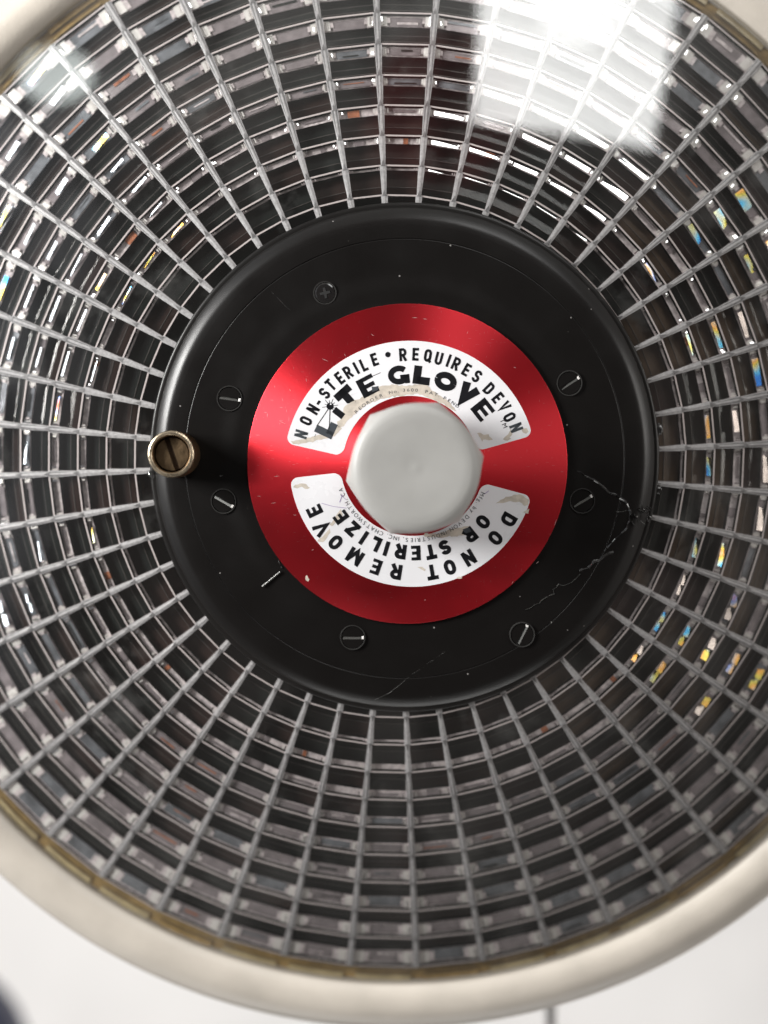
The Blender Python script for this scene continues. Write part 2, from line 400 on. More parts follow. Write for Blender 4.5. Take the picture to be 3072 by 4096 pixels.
for k in range(len(RR)-1):
    ra, rb = RR[k]+11+.6*max(0, k-3), RR[k+1]-9-.6*max(0, k-3)
    if k == 0: ra = RR[0]
    wd = rb-ra
    fb = [0, .10, .24, .30, .34, .40, .46, .50, .54, .58][k]
    for i in range(48):
        am = A0 + (i+.5)*DA
        def hw(r): return r*math.tan(H) - 11
        rB = rb - fb*wd
        warm = rnd.random() < .35
        dk = 'deepwarm' if warm else 'deep'
        a_d = math.degrees(am) % 360
        if (a_d < 45 or a_d > 300) and k >= 1 and rnd.random() < .33: dk = 'deepbrown'
        # A: steep dark facet in two planes with a fine crease
        rc = ra + (.22+.02*rnd.random())*wd
        tiltquad(g, am, ra, rc, -hw(ra), hw(ra), -hw(rc), hw(rc), -50, -.03+rnd.gauss(0, .02), rnd.gauss(0, .01), dk)
        tiltquad(g, am, rc+1.5, rB-1, -hw(rc), hw(rc), -hw(rB), hw(rB), -52, .16+rnd.gauss(0, .012), rnd.gauss(0, .012), dk)
        tiltquad(g, am, rc-.9, rc+.9, -hw(rc), hw(rc), -hw(rc), hw(rc), -36, 0, 0, 'crease')
        if fb <= 0: continue
        h0, h1 = hw(rB), hw(rb)
        # B: frosted frame with polished middle
        tj = rnd.gauss(0, .006); sj = rnd.gauss(0, .012)
        tiltquad(g, am, rB, rb-2, -h0, h0, -h1, h1, -24, .02+rnd.gauss(0, .015), rnd.gauss(0, .02), 'frost')
        angd = math.degrees(am) % 360
        if 1 <= k <= 4 and 46 < angd < 82 and rnd.random() < .85:
            rm = (rB+rb)/2; t1, t2 = aim(am, rm, CWP + Vector((rnd.gauss(0, .06), 0, rnd.gauss(0, .06))))
            u0, u1 = -.85+.2*rnd.random(), .6+.3*rnd.random(); l_, h_ = rB+.12*(rb-rB), rB+(.62+.25*rnd.random())*(rb-rB)
            tiltquad(g, am, l_, h_, h0*u0, h0*u1, h1*u0, h1*u1, -14, t1, t2, 'glint')
        if k >= 2:
            lo = rB + (.10 if k < 6 else -.02)*(rb-rB); hi = rb - (.16 if k < 5 else .20)*(rb-rB)
            e = 22 if k < 5 else 34+4*(k-5)
            ang = math.degrees(am) % 360
            if k >= 4:
                tiltquad(g, am, lo, hi, -(h0-e), h0-e, -(h1-e), h1-e, -19, .035+tj, sj, 'mirror' if rnd.random() < .7 else 'cool')
                if rnd.random() < .45:      # a second image band inside the facet
                    w_ = (.10+.2*rnd.random())*(hi-lo); y_ = lo+(.1+.6*rnd.random())*(hi-lo)
                    u0 = -.95+rnd.random()*.6; u1 = .2+rnd.random()*.75
                    tiltquad(g, am, y_, y_+w_, (h0-e)*u0, (h0-e)*u1, (h0-e)*u0, (h0-e)*u1, -16.5, .06+tj, sj, rnd.choice(['frost', 'cool', 'amber', 'frost', 'deep']))
            elif k == 3 and i % 2: tiltquad(g, am, lo+8, hi-4, -(h0-e-14), h0-e-14, -(h1-e-14), h1-e-14, -20, .035+tj, sj, 'mirror')
            elif rnd.random() < .5:
                u0 = -.9+rnd.random()*1.2; u1 = min(.95, u0+.3+.6*rnd.random())
                tiltquad(g, am, lo-3, hi+2, (h0-e)*u0, (h0-e)*u1, (h1-e)*u0, (h1-e)*u1, -20, .035+tj, sj, 'mirror' if rnd.random() < .75 else 'amber')
            tgt = None
            if (ang < 40 or ang > 318) and k < 9 and rnd.random() < (.62 if k < 7 else .3): tgt = RLP
            elif 128 < ang < 165 and rnd.random() < .6: tgt = LWP
            elif 165 < ang < 205 and rnd.random() < .3: tgt = LWP
            elif 296 < ang <= 318 and k < 7 and rnd.random() < .12: tgt = RLP
            if tgt is not None:      # facets cut so that they catch the left window or the added right lamp
                rm = (lo+hi)/2; tr_, ts_ = aim(am, rm, tgt); tr_ += rnd.gauss(0, .04); ts_ += rnd.gauss(0, .04)
                f0, f1 = .05+.25*rnd.random(), .7+.3*rnd.random(); mid = rm + (rnd.random()-.5)*.3*(hi-lo)
                hh_ = (hi-lo)*((.34+.22*rnd.random()) if tgt is RLP else (.12+.16*rnd.random()))
                # the slope would dig deep across a wide facet: cut it as three short ones side by side
                q0_, q1_ = -(h0-e)+2*(h0-e)*f0*rnd.random(), (h0-e)*f1
                nseg = 1 if abs(ts_) < .40 else 2
                for sgi in range(nseg):
                    qa_ = q0_+(q1_-q0_)*sgi/nseg; qb_ = q0_+(q1_-q0_)*(sgi+1)/nseg
                    tiltquad(g, am, mid-hh_, mid+hh_, qa_, qb_, qa_, qb_, -11, tr_, ts_, rnd.choice(['rainbow', 'rainbow_dim', 'rainbow_dim', 'pastel']) if tgt is RLP else rnd.choice(['rainbow_dim', 'soft', 'soft']))
        # stepped ends
        for s in (-1, 1):
            for j in range(2):
                qa = s*(h1-5-9*j); qb = s*(h1-10-9*j)
                lo = rB + (.06 if j == 0 else .12+.08*j)*(rb-rB); hi = rb - (.10+.05*j)*(rb-rB)
                q0, q1 = min(qa, qb), max(qa, qb)
                sh = (h0-h1)*s
                mt = 'glint' if (j < 2 and rnd.random() < .45) else 'step'
                if k == 1: mt = 'frost'
                t1, t2 = .03+rnd.gauss(0, .03), s*.12+rnd.gauss(0, .05)
                if mt == 'glint' and 15 < angd < 165 and rnd.random() < .75:
                    t1, t2 = aim(am, (lo+hi)/2, CWP); lo2 = lo + .5*(hi-lo)*rnd.random(); lo, hi = lo2, lo2+.45*(hi-lo)
                tiltquad(g, am, lo, hi, q0+sh, q1+sh, q0, q1, -12, t1, t2, mt)
            if k >= 4:    # broad pale block at each end, growing towards the rim
                bw = 12+5.5*(k-4)+rnd.gauss(0, 1.5)
                for part in (0, 1):
                    in0, in1 = (5, 5+bw) if part == 0 else (5+bw, 5+bw*1.55)
                    lo = rB+(.05 if part == 0 else .30 if k < 8 else .10)*(rb-rB); hi = rb-(.10 if part == 0 else .24)*(rb-rB)
                    qa, qb = s*(h1-in0), s*(h1-in1); q0, q1 = min(qa, qb), max(qa, qb)
                    dh = (h0-h1)*s*.85
                    tiltquad(g, am, lo, hi, q0+dh, q1+dh, q0, q1, -15-part, .02+rnd.gauss(0, .02), rnd.gauss(0, .03), 'step' if part == 0 else 'frost')
lens = g.build('prism_lens', root)
# radial ribs: crossed wedges of ground glass
g = MB()
for i in range(48):
    a = A0 + i*DA
    for k in range(len(RR)-1):
        ra, rb = RR[k], RR[k+1]
        wi, wo = 8.5+.25*k, 13.5+.35*k
        j0, j1 = rnd.gauss(0, .5), rnd.gauss(0, .5)
        c0, c1 = 5.5+rnd.gauss(0, .5), 3.6+rnd.gauss(0, .5)      # bright core narrows outwards, edges open
        for s in (-1, 1):
            def strip(q0, q1, p0, p1, z0, z1, mt):
                P = [pol(ra, a, s*q0+j0, z0), pol(rb, a, s*p0+j1, z0), pol(rb, a, s*p1+j1, z1), pol(ra, a, s*q1+j0, z1)]
                g.poly(P if s > 0 else P[::-1], mt)
            strip(0, c0, 0, c1, 0, -1, 'rib')
            strip(c0, wi-2, c1, wo-3.4, -1, -2.4, 'rib' if k < 3 else 'rib_edge')
            strip(wi-2, wi, wo-3.4, wo, -2.4, -3, 'rib')
            g.poly([pol(ra, a, s*wi+j0, -3), pol(rb, a, s*wo+j1, -3), pol(rb, a, s*wo+j1, -70), pol(ra, a, s*wi+j0, -70)], 'frost')
        # darker node where the ring line crosses, and a fine bright edge
        g.poly([pol(ra-5, a, -wi*.95, .5), pol(ra+22, a, 0, .5), pol(ra-5, a, wi*.95, .5)], 'rib_edge')
g.build('lens_ribs', root)
# clear domed cover
b = MB()
rs = [900+i*(2288-900)/44 for i in range(45)]
prof = [(r, dome(r)+16) for r in rs] + [(r, dome(r)+4) for r in rs[::-1]]
b.lathe(prof, 'cover', 256, closed=True)
b.build('glass_cover', root, smooth=True, angle=50)

# hub ----------------------------------------------------------
hc = loc(1617, 1845, 60); HX, HY = hc.x, hc.y
hp = [(1, 60), (650, 60)] + cprof([(650, 60), (680, 59.5), (735, 54.6), (790, 54)], 5) + \
     [(866, 54), (868, 54), (870, 50.5), (872, 54), (874, 54), (925, 53)] + cprof([(925, 53), (950, 49), (972, 38), (990, 25), (996, 19)], 6) + \
     cprof([(996, 18), (1010, 16), (1017, 8), (1018, -20)], 5) + [(1018, -70), (960, -70)]
b = MB(); b.lathe(hp, 'black', 256, (HX, HY))
hub = b.build('hub', root, origin=(HX, HY, 0), smooth=True, angle=70)

def circ(r, n=40, c=(0, 0), a0=0): return [(c[0]+r*math.cos(a0+2*PI*i/n), c[1]+r*math.sin(a0+2*PI*i/n)) for i in range(n)]
# slotted screws
def slotted_mesh(name):
    b = MB()
    R = 45
    b.lathe([(R+7, -6), (R+5, 3.6), (R+2, 3.4), (R-1, -4)], 'lip', 40)        # lip of paint round the head
    # head as two half discs either side of the slot
    for s in (-1, 1):
        pts = []
        w = 6.5; a_ = math.asin(w/R)
        rng = [a_ + (PI-2*a_)*i/20 for i in range(21)]
        pts = [((R-2)*math.cos(x), (R-2)*math.sin(x)) for x in rng]
        if s < 0: pts = [(-x, -y) for x, y in pts]
        b.prism(pts, -4, 2.0, 'black')
    b.poly([(-R, -w, -4), (R, -w, -4), (R, w, -4), (-R, w, -4)], 'slot')
    # bevel wall of the slot that catches light
    b.poly([(-R+6, -w-.4, 2.2), (R-4, -w-.4, 2.2), (R-4, -w+9, -2.5), (-R+6, -w+9, -2.5)], 'slot'); b.poly([(R-9, -w, 2.2), (R-1, -w, 2.2), (R-1, w, 2.2), (R-9, w, -1)], 'step')
    return b.build(name, hub, smooth=False)
def place(o, px, py, z, ang):
    p = loc(px, py, z); o.location = ((p.x-HX)*U, (p.y-HY)*U, z*U); o.rotation_euler = (0, 0, math.radians(ang))
sl = [(918, 1594, -8), (894, 2005, -30), (1411, 2550, 0), (2089, 2539, 64), (2329, 2004, 30), (2278, 1533, 33)]
s0 = slotted_mesh('slotted_screw'); place(s0, *sl[0][:2], 58.6, sl[0][2]); s0['group'] = 'painted slotted screws round the hub'
for (x, y, a) in sl[1:]:
    o = s0.copy(); COL.objects.link(o); o.parent = hub; place(o, x, y, 58.6, a)
# phillips screw
b = MB(); R = 40
b.lathe([(R+7, -5), (R+5, 3.2), (R+1.5, 2.8), (R, -2.5)], 'lip', 40)
b.lathe([(R-1, -2.5), (R-1, 1), (R-6, 3), (12, 4.5)], 'gloss_black', 40)
cr = []
for q in range(4):
    a = q*PI/2
    for (rr, aa) in ((7.5, -PI/4), (21, -.22), (21, .22)): cr.append((rr*math.cos(a+aa), rr*math.sin(a+aa)))
b.prism(cr, 2, 5.4, 'dark'); b.lathe([(12, 4.5), (.1, 4.6)], 'gloss_black', 24)
ph = b.build('cross_head_screw', hub, smooth=False); place(ph, 1300, 1172, 58, 12)
# small side screws on the hub's right flank
for (px, py, rr) in ((2638, 1716, 27), (2622, 1958, 20)):
    p = loc(px, py, -10); b = MB(); a = math.atan2(p.y-HY, p.x-HX)
    hd = [(0, rr*.9), (6, rr), (14, rr*.95), (20, rr*.6), (22, .1)]
    bm_v = MB()
    for j in range(len(hd)-1):
        for q in range(20):
            t0, t1 = 2*PI*q/20, 2*PI*(q+1)/20
            def P(h, r_, t_): 
                R_ = 1016+h; z_ = -8+r_*math.sin(t_); s_ = r_*math.cos(t_)
                return (HX+R_*math.cos(a)-s_*math.sin(a), HY+R_*math.sin(a)+s_*math.cos(a), z_)
            bm_v.poly([P(*hd[j], t0), P(*hd[j], t1), P(*hd[j+1], t1), P(*hd[j+1], t0)], 'gloss_black')
    o = bm_v.build('side_screw', hub, smooth=True); o.location = (-HX*U, -HY*U, 0)

# flaws in the paint: jagged raised seams
def seam(name, pts, wdt, hgt, mt, rs, jag=6.0):
    """pts: photo points on the hub face; a thin crooked ridge lying on the paint"""
    rn = random.Random(rs); P = []
    for (x, y) in pts:
        q = loc(x, y, 54); P.append(Vector((q.x, q.y)))
    Q = []
    for i in range(len(P)-1):
        n = max(2, int((P[i+1]-P[i]).length/14))
        for k in range(n):
            p = P[i].lerp(P[i+1], k/n); Q.append(p+Vector((rn.gauss(0, jag), rn.gauss(0, jag))) if (i or k) else p)
    Q.append(P[-1])
    b = MB()
    for i in range(len(Q)-1):
        d = (Q[i+1]-Q[i]).normalized(); nrm = Vector((-d.y, d.x))
        w0 = wdt*(.5+rn.random()); w1 = wdt*(.5+rn.random()); h = hgt*(.6+.8*rn.random())
        A, B = Q[i], Q[i+1]
        zb = 53.5
        b.poly([(*(A-nrm*w0), zb), (*(B-nrm*w1), zb), (*B, zb+h), (*A, zb+h)], mt)
        b.poly([(*A, zb+h), (*B, zb+h), (*(B+nrm*w1), zb), (*(A+nrm*w0), zb)], mt)
    o = b.build(name, hub); o.location = (-HX*U, -HY*U, 0); return o
def z6(*p): return [(2100+x*.3617, 1800+y*.3617) for x, y in p]
seam('paint_seam', z6((300, 60), (480, 160), (620, 260), (760, 340), (860, 400), (930, 480), (1010, 490), (1090, 560), (1150, 640), (1165, 700), (1130, 860)), 4.5, 5.0, 'gloss_black', 1, 2.0)
seam('paint_seam', z6((1130, 860), (1000, 980), (880, 1120)), 3.2, 3, 'gloss_black', 2, 1)
seam('paint_seam', z6((980, 1130), (880, 1190), (760, 1240), (690, 1290), (600, 1340)), 5, 4, 'gloss_black', 3, 5)
seam('paint_seam', z6((612, 1370), (560, 1430), (500, 1465), (430, 1500), (370, 1495), (300, 1540), (330, 1580), (250, 1620), (150, 1690), (0, 1765)), 1.6, 3.0, 'slot', 4, 2.2)
seam('paint_seam', z6((460, 300), (560, 340), (660, 390)), 3, 2.5, 'gloss_black', 5, 1.0)
seam('paint_seam', z6((1000, 680), (1080, 683), (1130, 665)), 1.2, 1.4, 'slot', 6, .6)
for j in range(9):
    rn = random.Random(50+j); x = 1160+rn.random()*190; y = 610+rn.random()*190
    seam('paint_wrinkle', z6((x, y), (x+30+rn.random()*50, y+20+rn.random()*40)), 2.0, 5, 'gloss_black' if j % 3 else 'slot', 60+j, 2.5)
seam('paint_wrinkle', z6((1300, 640), (1340, 700), (1330, 760), (1380, 790)), 3, 7, 'gloss_black', 71, 2.5)
seam('paint_seam', [(1000, 1866), (955, 1884), (925, 1896), (880, 1905)], 4, 3.5, 'gloss_black', 7, 1.2)
seam('paint_scratch', [(1085, 1168), (1150, 1232), (1210, 1290), (1262, 1340)], .9, .8, 'slot', 8, .6)
seam('paint_scratch', [(1500, 2800), (1560, 2770), (1660, 2690), (1790, 2600)], .8, .7, 'slot', 9, .8)
seam('paint_wrinkle', [(1115, 2238), (1122, 2256), (1130, 2272)], 9, 9, 'gloss_black', 12, 1)
seam('paint_wrinkle', [(1145, 2318), (1166, 2304)], 4, 4, 'step', 13, 1)
# grey rod standing in for the highlight along a raised glossy black key
p0, p1 = loc(1050, 2346, 60), loc(1122, 2287, 66)
b = MB(); d = (p1-p0).normalized(); s_ = d.cross(Vector((0, 0, 1))).normalized(); u_ = s_.cross(d)
for q in range(10):
    t0, t1 = 2*PI*q/10, 2*PI*(q+1)/10
    c0 = s_*math.cos(t0)*4.2+u_*math.sin(t0)*4.2; c1 = s_*math.cos(t1)*4.2+u_*math.sin(t1)*4.2
    b.poly([p0+c0, p0+c1, p1+c1, p1+c0], 'slot'); b.poly([p0, p0+c1, p0+c0], 'step')
b.build('key_highlight_rod', root)
# clear glue bead under the thumb screw
gp = loc(612, 1903, 15); b = MB()
b.lathe([(.1, 16), (9, 14), (17, 6), (19, -4), (14, -14)], 'glue', 20, (gp.x, gp.y), rf=lambda a, r, z: r*(1+.35*math.cos(a-2.2)+.15*math.sin(3*a)))
o = b.build('glue_bead', root, smooth=True); o.location.z += 14*U

# thumb screw ---------------------------------------------------
tb = loc(713, 1818, 54); tt = loc(683, 1816, 224)
lean = (tt-tb)/170.0
TB = bpy.data.objects.new('thumb_screw', None)
def knurl(a, r, z): return r + (1.6 if int(a/(2*PI)*240+.5) % 2 else -1.2)
b = MB(); SC = (F-224)/F
b.lathe([(88*SC, 0), (92*SC, 6), (93*SC, 150)], 'brass', 240, rf=knurl)
b.lathe([(93*SC, 150), (94*SC, 160), (92*SC, 167)], 'brass_rim', 240, rf=knurl)
b.lathe([(92*SC, 167), (87*SC, 170), (80*SC, 170), (77*SC, 167)], 'brass_rim', 120)
b.lathe([(77*SC, 167), (74*SC, 162), (72*SC, 120), (71*SC, 118)], 'brass', 96)
b.lathe([(71*SC, 118), (.1, 118)], 'brass_dark', 64)
ts = b.build('thumb_screw', root, smooth=False)
for pl in ts.data.polygons: pl.use_smooth = False
up = lean.normalized(); xq = Vector((0, 1, 0)).cross(up).normalized(); yq = up.cross(xq)
Mx = Matrix((xq, yq, up)).transposed().to_4x4(); Mx.translation = tb*U
ts.matrix_local = Mx
b = MB(); R = 66*SC; w_ = 10
for s in (-1, 1):
    a_ = math.asin(w_/R); pts = [(R*math.cos(x), R*math.sin(x)) for x in [a_+(PI-2*a_)*i/24 for i in range(25)]]
    if s < 0: pts = [(-x, -y) for x, y in pts]
    b.prism(pts, 119, 141, 'brass')
    # soft edge
b.prism([(-R+2, -w_), (R-2, -w_), (R-2, w_), (-R+2, w_)], 119, 130, 'brass_dark')
si = b.build('screw_insert', ts); si.rotation_euler = (0, 0, math.radians(-71))

# red disc --------------------------------------------------------
ZR = 74.0
rc = loc(1629, 1860.5, ZR); RXc, RYc = rc.x, rc.y; RRad = 631.0
b = MB()
def nick(a, r, z): return r - (1.2 if (math.sin(a*37)+math.sin(a*91+1)) > 1.75 else 0)
b.lathe([(RRad-6, 62), (RRad, 63.5), (RRad, ZR-1.2)], 'scratch', 360, (RXc, RYc), rf=nick)
b.lathe([(RRad, ZR-1.2), (RRad-1.5, ZR)], 'red', 360, (RXc, RYc), rf=nick)
b.lathe([(RRad-1.5, ZR), (400, ZR), (.5, ZR)], 'red', 360, (RXc, RYc), rf=lambda a, r, z: nick(a, r, z) if r > 600 else r)
DB = b
def rel(px, py, z): p = loc(px, py, z); return (p.x-RXc, p.y-RYc)
# chips and scratches on the disc
b = MB(); rn = random.Random(5)
def poly_px(pts, z0, z1, mt, bb=None):
    q = [rel(x, y, z1) for x, y in pts]
    ar = sum(q[i][0]*q[(i+1) % len(q)][1]-q[(i+1) % len(q)][0]*q[i][1] for i in range(len(q)))
    if ar < 0: q = q[::-1]
    bb.prism(q, z0, z1, mt)
poly_px([(1222, 2306), (1228, 2300), (1233, 2312), (1238, 2318), (1232, 2326), (1222, 2320)], ZR-.2, ZR+.35, 'torn', b)
CH = b
for (x, y, ln, an) in [(1660, 1271, 28, -2), (1700, 1276, 20, -6), (1106, 1905, 26, 8), (1094, 2012, 22, 10), (1130, 1690, 30, -25), (2222, 2090, 30, 70), (2060, 1470, 12, -15), (1180, 2060, 14, -5), (1300, 1440, 30, -20), (1225, 1520, 16, -80), (1036, 1985, 18, 0), (1230, 1600, 22, -60), (1490, 1340, 16, -30), (2150, 2250, 16, 40), (1250, 2200, 10, 20), (1870, 1330, 12, 70), (1380, 1420, 14, -70), (1160, 1560, 12, -70), (1700, 2400, 8, 10), (2050, 2330, 10, 60)]:
    a = math.radians(an); dx, dy = math.cos(a)*ln/2, -math.sin(a)*ln/2; nx, ny = -dy/ln*2*.9, dx/ln*2*.9
    poly_px([(x-dx, y-dy), (x+nx, y+ny), (x+dx, y+dy), (x-nx, y-ny)], ZR-.2, ZR+.25, 'scratch', b)
for i, f in enumerate(b.f):
    DB.poly([(b.v[v][0]+RXc, b.v[v][1]+RYc, b.v[v][2]) for v in f], b.names[b.m[i]])
disc = DB.build('label_disc', root, origin=(RXc, RYc, 0), smooth=False)
disc['label'] = 'red anodised disc with scratches'

# ---- stroke lettering
def arc(cx, cy, rx, ry, a0, a1, n=10):
    return [(cx+rx*math.cos(math.radians(a0+(a1-a0)*i/n)), cy+ry*math.sin(math.radians(a0+(a1-a0)*i/n))) for i in range(n+1)]
def glyph(ch, w, t):
    """centre lines (polyline, closed) in a box w wide and 1 high, for stroke width t"""
    h = t/2; x0, x1, y0, y1 = h, w-h, h, 1-h; m = w/2; ry = min((y1-y0)/2, (x1-x0)/2*1.15); rx = (x1-x0)/2
    if ch == 'N': return [([(x0, 0), (x0, 1)], 0), ([(x1, 0), (x1, 1)], 0), ([(x0*.9, 1-h*.4), (x1+h*.1, h*.4)], 0)]
    if ch in 'OQ':
        p = [(x, y) for x, y in arc(m, y1-ry, rx, ry, 0, 180)] + [(x, y) for x, y in arc(m, y0+ry, rx, ry, 180, 360)]
        L_ = [(p, 1)]
        if ch == 'Q': L_.append(([(m+rx*.1, .26), (x1+h*.7, -.02)], 0))
        return L_
    if ch == 'S': 
        q = (y1-y0)/4
        return [(arc(m, y1-q, rx, q, 15, 180, 8)+[(x0, y1-q)][:0]+arc(m, y0+q, rx, q, 90+0, -165, 12)[0:], 0)] if False else \
               [(arc(m, y1-q, rx, q, 10, 270, 14)+arc(m, y0+q, rx, q, 90, -170, 14)[1:], 0)]
    if ch == 'T': return [([(m, 0), (m, 1)], 0), ([(0, y1), (w, y1)], 0)]
    if ch == 'E':
        q = min(t, .215); return [([(x0, 0), (x0, 1)], 0), ([(x0, 1-q/2), (w, 1-q/2)], 0, q), ([(x0, .5), (w*.92, .5)], 0, q), ([(x0, q/2), (w, q/2)], 0, q)]
    if ch == 'R': 
        q = (y1-.46)/2
        return [([(x0, 0), (x0, 1)], 0), ([(x0, y1), (m, y1)]+arc(m, y1-q, rx, q, 90, -90, 10)[1:]+[(x0, .46)], 0), ([(m+.0*w, .46), (x1+h*.2, 0)], 0)]
    if ch == 'I': return [([(m, 0), (m, 1)], 0)]
    if ch == 'i': return [([(m, 0), (m, .70)], 0)]
    if ch == 'L': return [([(x0, 0), (x0, 1)], 0), ([(x0, y0), (w, y0)], 0)]
    if ch == 'U': return [([(x0, 1), (x0, y0+ry)]+arc(m, y0+ry, rx, ry, 180, 360, 12)[1:]+[(x1, 1)], 0)]
    if ch == 'D': 
        q = min(.3, rx)
        return [([(x0, 0), (x0, 1)], 0), ([(x0, y1), (m, y1)]+arc(m, y1-q*1.1, rx, q*1.1, 90, 0, 7)[1:]+arc(m, y0+q*1.1, rx, q*1.1, 0, -90, 7)+[(x0, y0)], 0)]
    if ch == 'V': return [([(x0*.9, 1), (m, .0+h*.5), (w-x0*.9, 1)], 0)]
    if ch == 'G': 
        p = arc(m, .5, rx, .5-h, 42, 318, 22)
        return [(p, 0), ([(m*1.1, .40), (w-.05, .40)], 0, .19), ([(w-.17, .49), (w-.17, .02)], 0, .26)]
    if ch == 'Z': return [([(0, y1), (w, y1)], 0), ([(w-h*.9, y1), (h*.9, y0)], 0), ([(0, y0), (w, y0)], 0)]
    if ch == 'M': return [([(x0, 0), (x0, 1)], 0), ([(x1, 0), (x1, 1)], 0), ([(x0, 1-h*.6), (m, .12), (x1, 1-h*.6)], 0)]
    if ch == '-': return [([(0, .45), (w, .45)], 0)]
    return []
def stroke_quads(line, closed, t):
    n = len(line); out = []; nr = []
    for i in range(n):
        p = line[i]; a = line[i-1] if (i > 0 or closed) else None; c = line[(i+1) % n] if (i < n-1 or closed) else None
        def un(u, v): d = math.hypot(v[0]-u[0], v[1]-u[1]) or 1; return ((v[0]-u[0])/d, (v[1]-u[1])/d)
        if a is None: d = un(p, c); mx_, my_ = -d[1], d[0]; k = 1
        elif c is None: d = un(a, p); mx_, my_ = -d[1], d[0]; k = 1
        else:
            if math.hypot(a[0]-p[0], a[1]-p[1]) < 1e-9: a = line[i-2]
            d1, d2 = un(a, p), un(p, c); mx_, my_ = -(d1[1]+d2[1]), d1[0]+d2[0]; l = math.hypot(mx_, my_) or 1; mx_ /= l; my_ /= l
            k = 1/max(.45, (-d1[1]*mx_+d1[0]*my_))
        nr.append((mx_*k*t/2, my_*k*t/2))
    for i in range(n if closed else n-1):
        j = (i+1) % n; p, q = line[i], line[j]
        if math.hypot(p[0]-q[0], p[1]-q[1]) < 1e-9: continue
        out.append([(p[0]-nr[i][0], p[1]-nr[i][1]), (q[0]-nr[j][0], q[1]-nr[j][1]), (q[0]+nr[j][0], q[1]+nr[j][1]), (p[0]+nr[i][0], p[1]+nr[i][1])])
    return out
ZS = ZR + 1.2; ZI = ZS + .8
def letter(b, ch, px, py, cpx, height, w, t, mt='ink', spin=0):
    """ch centred on photo point px,py, its top away from the sticker's middle cpx"""
    c = Vector(rel(px, py, ZI)); o = Vector(rel(cpx[0], cpx[1], ZI)); up = (c-o).normalized()
    if spin: up.rotate(Matrix.Rotation(math.radians(spin), 2))
    rt = Vector((up.y, -up.x)); hh = height
    for gl_ in glyph(ch, w, t):
        line, cl = gl_[0], gl_[1]
        for qd in stroke_quads(line, cl, gl_[2] if len(gl_) > 2 else t):
            P = [c + rt*((x-w/2)*hh) + up*((y-.5)*hh) for x, y in qd]
            b.poly([(p.x, p.y, ZI) for p in P], mt)
def small_text(b, s, cpx, r, a0, a1, size, mt='ink', stretch=1.0, bold=.0):
    """plain type along an arc from angle a0 to a1 (degrees), tops outward, clockwise"""
    o = Vector(rel(cpx[0], cpx[1], ZI)); adv = []
    wide = {'I': .42, 'i': .35, '.': .4, ',': .4, ' ': .55, 'M': 1.15, 'W': 1.3, 'f': .45, '1': .8}
    for ch in s: adv.append(wide.get(ch, 1.0 if ch.isupper() else .85))
    tot = sum(adv); pos = 0
    for ch, ad in zip(s, adv):
        a = math.radians(a0+(a1-a0)*(pos+ad/2)/tot); pos += ad
        if ch == ' ': continue
        cu = bpy.data.curves.new('t', 'FONT'); cu.body = ch; cu.size = size*1.35; cu.align_x = 'CENTER'; cu.offset = bold
        ob = bpy.data.objects.new('t', cu); COL.objects.link(ob)
        me = ob.to_mesh(); up = Vector((math.cos(a), math.sin(a))); rt = Vector((up.y, -up.x))
        for pl in me.polygons:
            P = [o + up*(r+me.vertices[v].co.y) + rt*(me.vertices[v].co.x*stretch) for v in pl.vertices]
            b.poly([(p.x, p.y, ZI) for p in P], mt)
        ob.to_mesh_clear(); bpy.data.objects.remove(ob); bpy.data.curves.remove(cu)
def sticker_base(b, cpx, ri, ro, a0, a1, ci=None, i0=None, i1=None, corner=32):
    """arc-shaped sticker with rounded corners; outer edge a0..a1 about cpx, inner edge i0..i1 about ci (degrees)"""
    o = Vector(rel(cpx[0], cpx[1], ZS)); oi = Vector(rel(ci[0], ci[1], ZS)) if ci else o
    i0 = a0 if i0 is None else i0; i1 = a1 if i1 is None else i1
    n = 160; L_ = math.radians(abs(a1-a0)); out, inn = [], []
    for i in range(n+1):
        t_ = i/n; t_ = .5-.5*math.cos(PI*t_)
        for lst, c_, r, q0, q1, sg in ((out, o, ro, a0, a1, -1), (inn, oi, ri, i0, i1, 1)):
            s_ = r*L_*min(t_, 1-t_); k = 0
            if s_ < corner: k = corner-math.sqrt(max(0, corner**2-(corner-s_)**2))
            a = math.radians(q0+(q1-q0)*t_); rr = r+sg*k
            lst.append((c_.x+rr*math.cos(a), c_.y+rr*math.sin(a)))
    for i in range(n):
        b.poly([(*inn[i], ZS), (*out[i], ZS), (*out[i+1], ZS), (*inn[i+1], ZS)][::-1], 'paper')
    loop = out + inn[::-1]
    for i in range(len(loop)):
        p, q = loop[i], loop[(i+1) % len(loop)]
        b.poly([(*p, ZS), (*q, ZS), (*q, ZR-.3), (*p, ZR-.3)], 'paper')
def torn(b, pts, seed, z=None, mt='torn', jag=3.5):
    rn = random.Random(seed); z = z or ZS+.35; Q = []
    for i in range(len(pts)):
        p, q = pts[i], pts[(i+1) % len(pts)]; n = max(1, int(math.hypot(q[0]-p[0], q[1]-p[1])/9))
        for k in range(n): Q.append((p[0]+(q[0]-p[0])*k/n+rn.gauss(0, jag)*.5, p[1]+(q[1]-p[1])*k/n+rn.gauss(0, jag)*.5))
    bmx = bmesh.new(); vs = [bmx.verts.new((*rel(x, y, z), z)) for x, y in Q]
    f = bmx.faces.new(vs); f.normal_update()
    if f.normal.z < 0: f.normal_flip()
    bmesh.ops.triangulate(bmx, faces=[f])
    for f in bmx.faces: b.poly([v.co[:] for v in f.verts], mt)
    bmx.free()
def ztop(*p): return [(1100+x*.633, 1300+y*.633) for x, y in p]
def zbot(*p): return [(1100+x*.663, 1850+y*.663) for x, y in p]

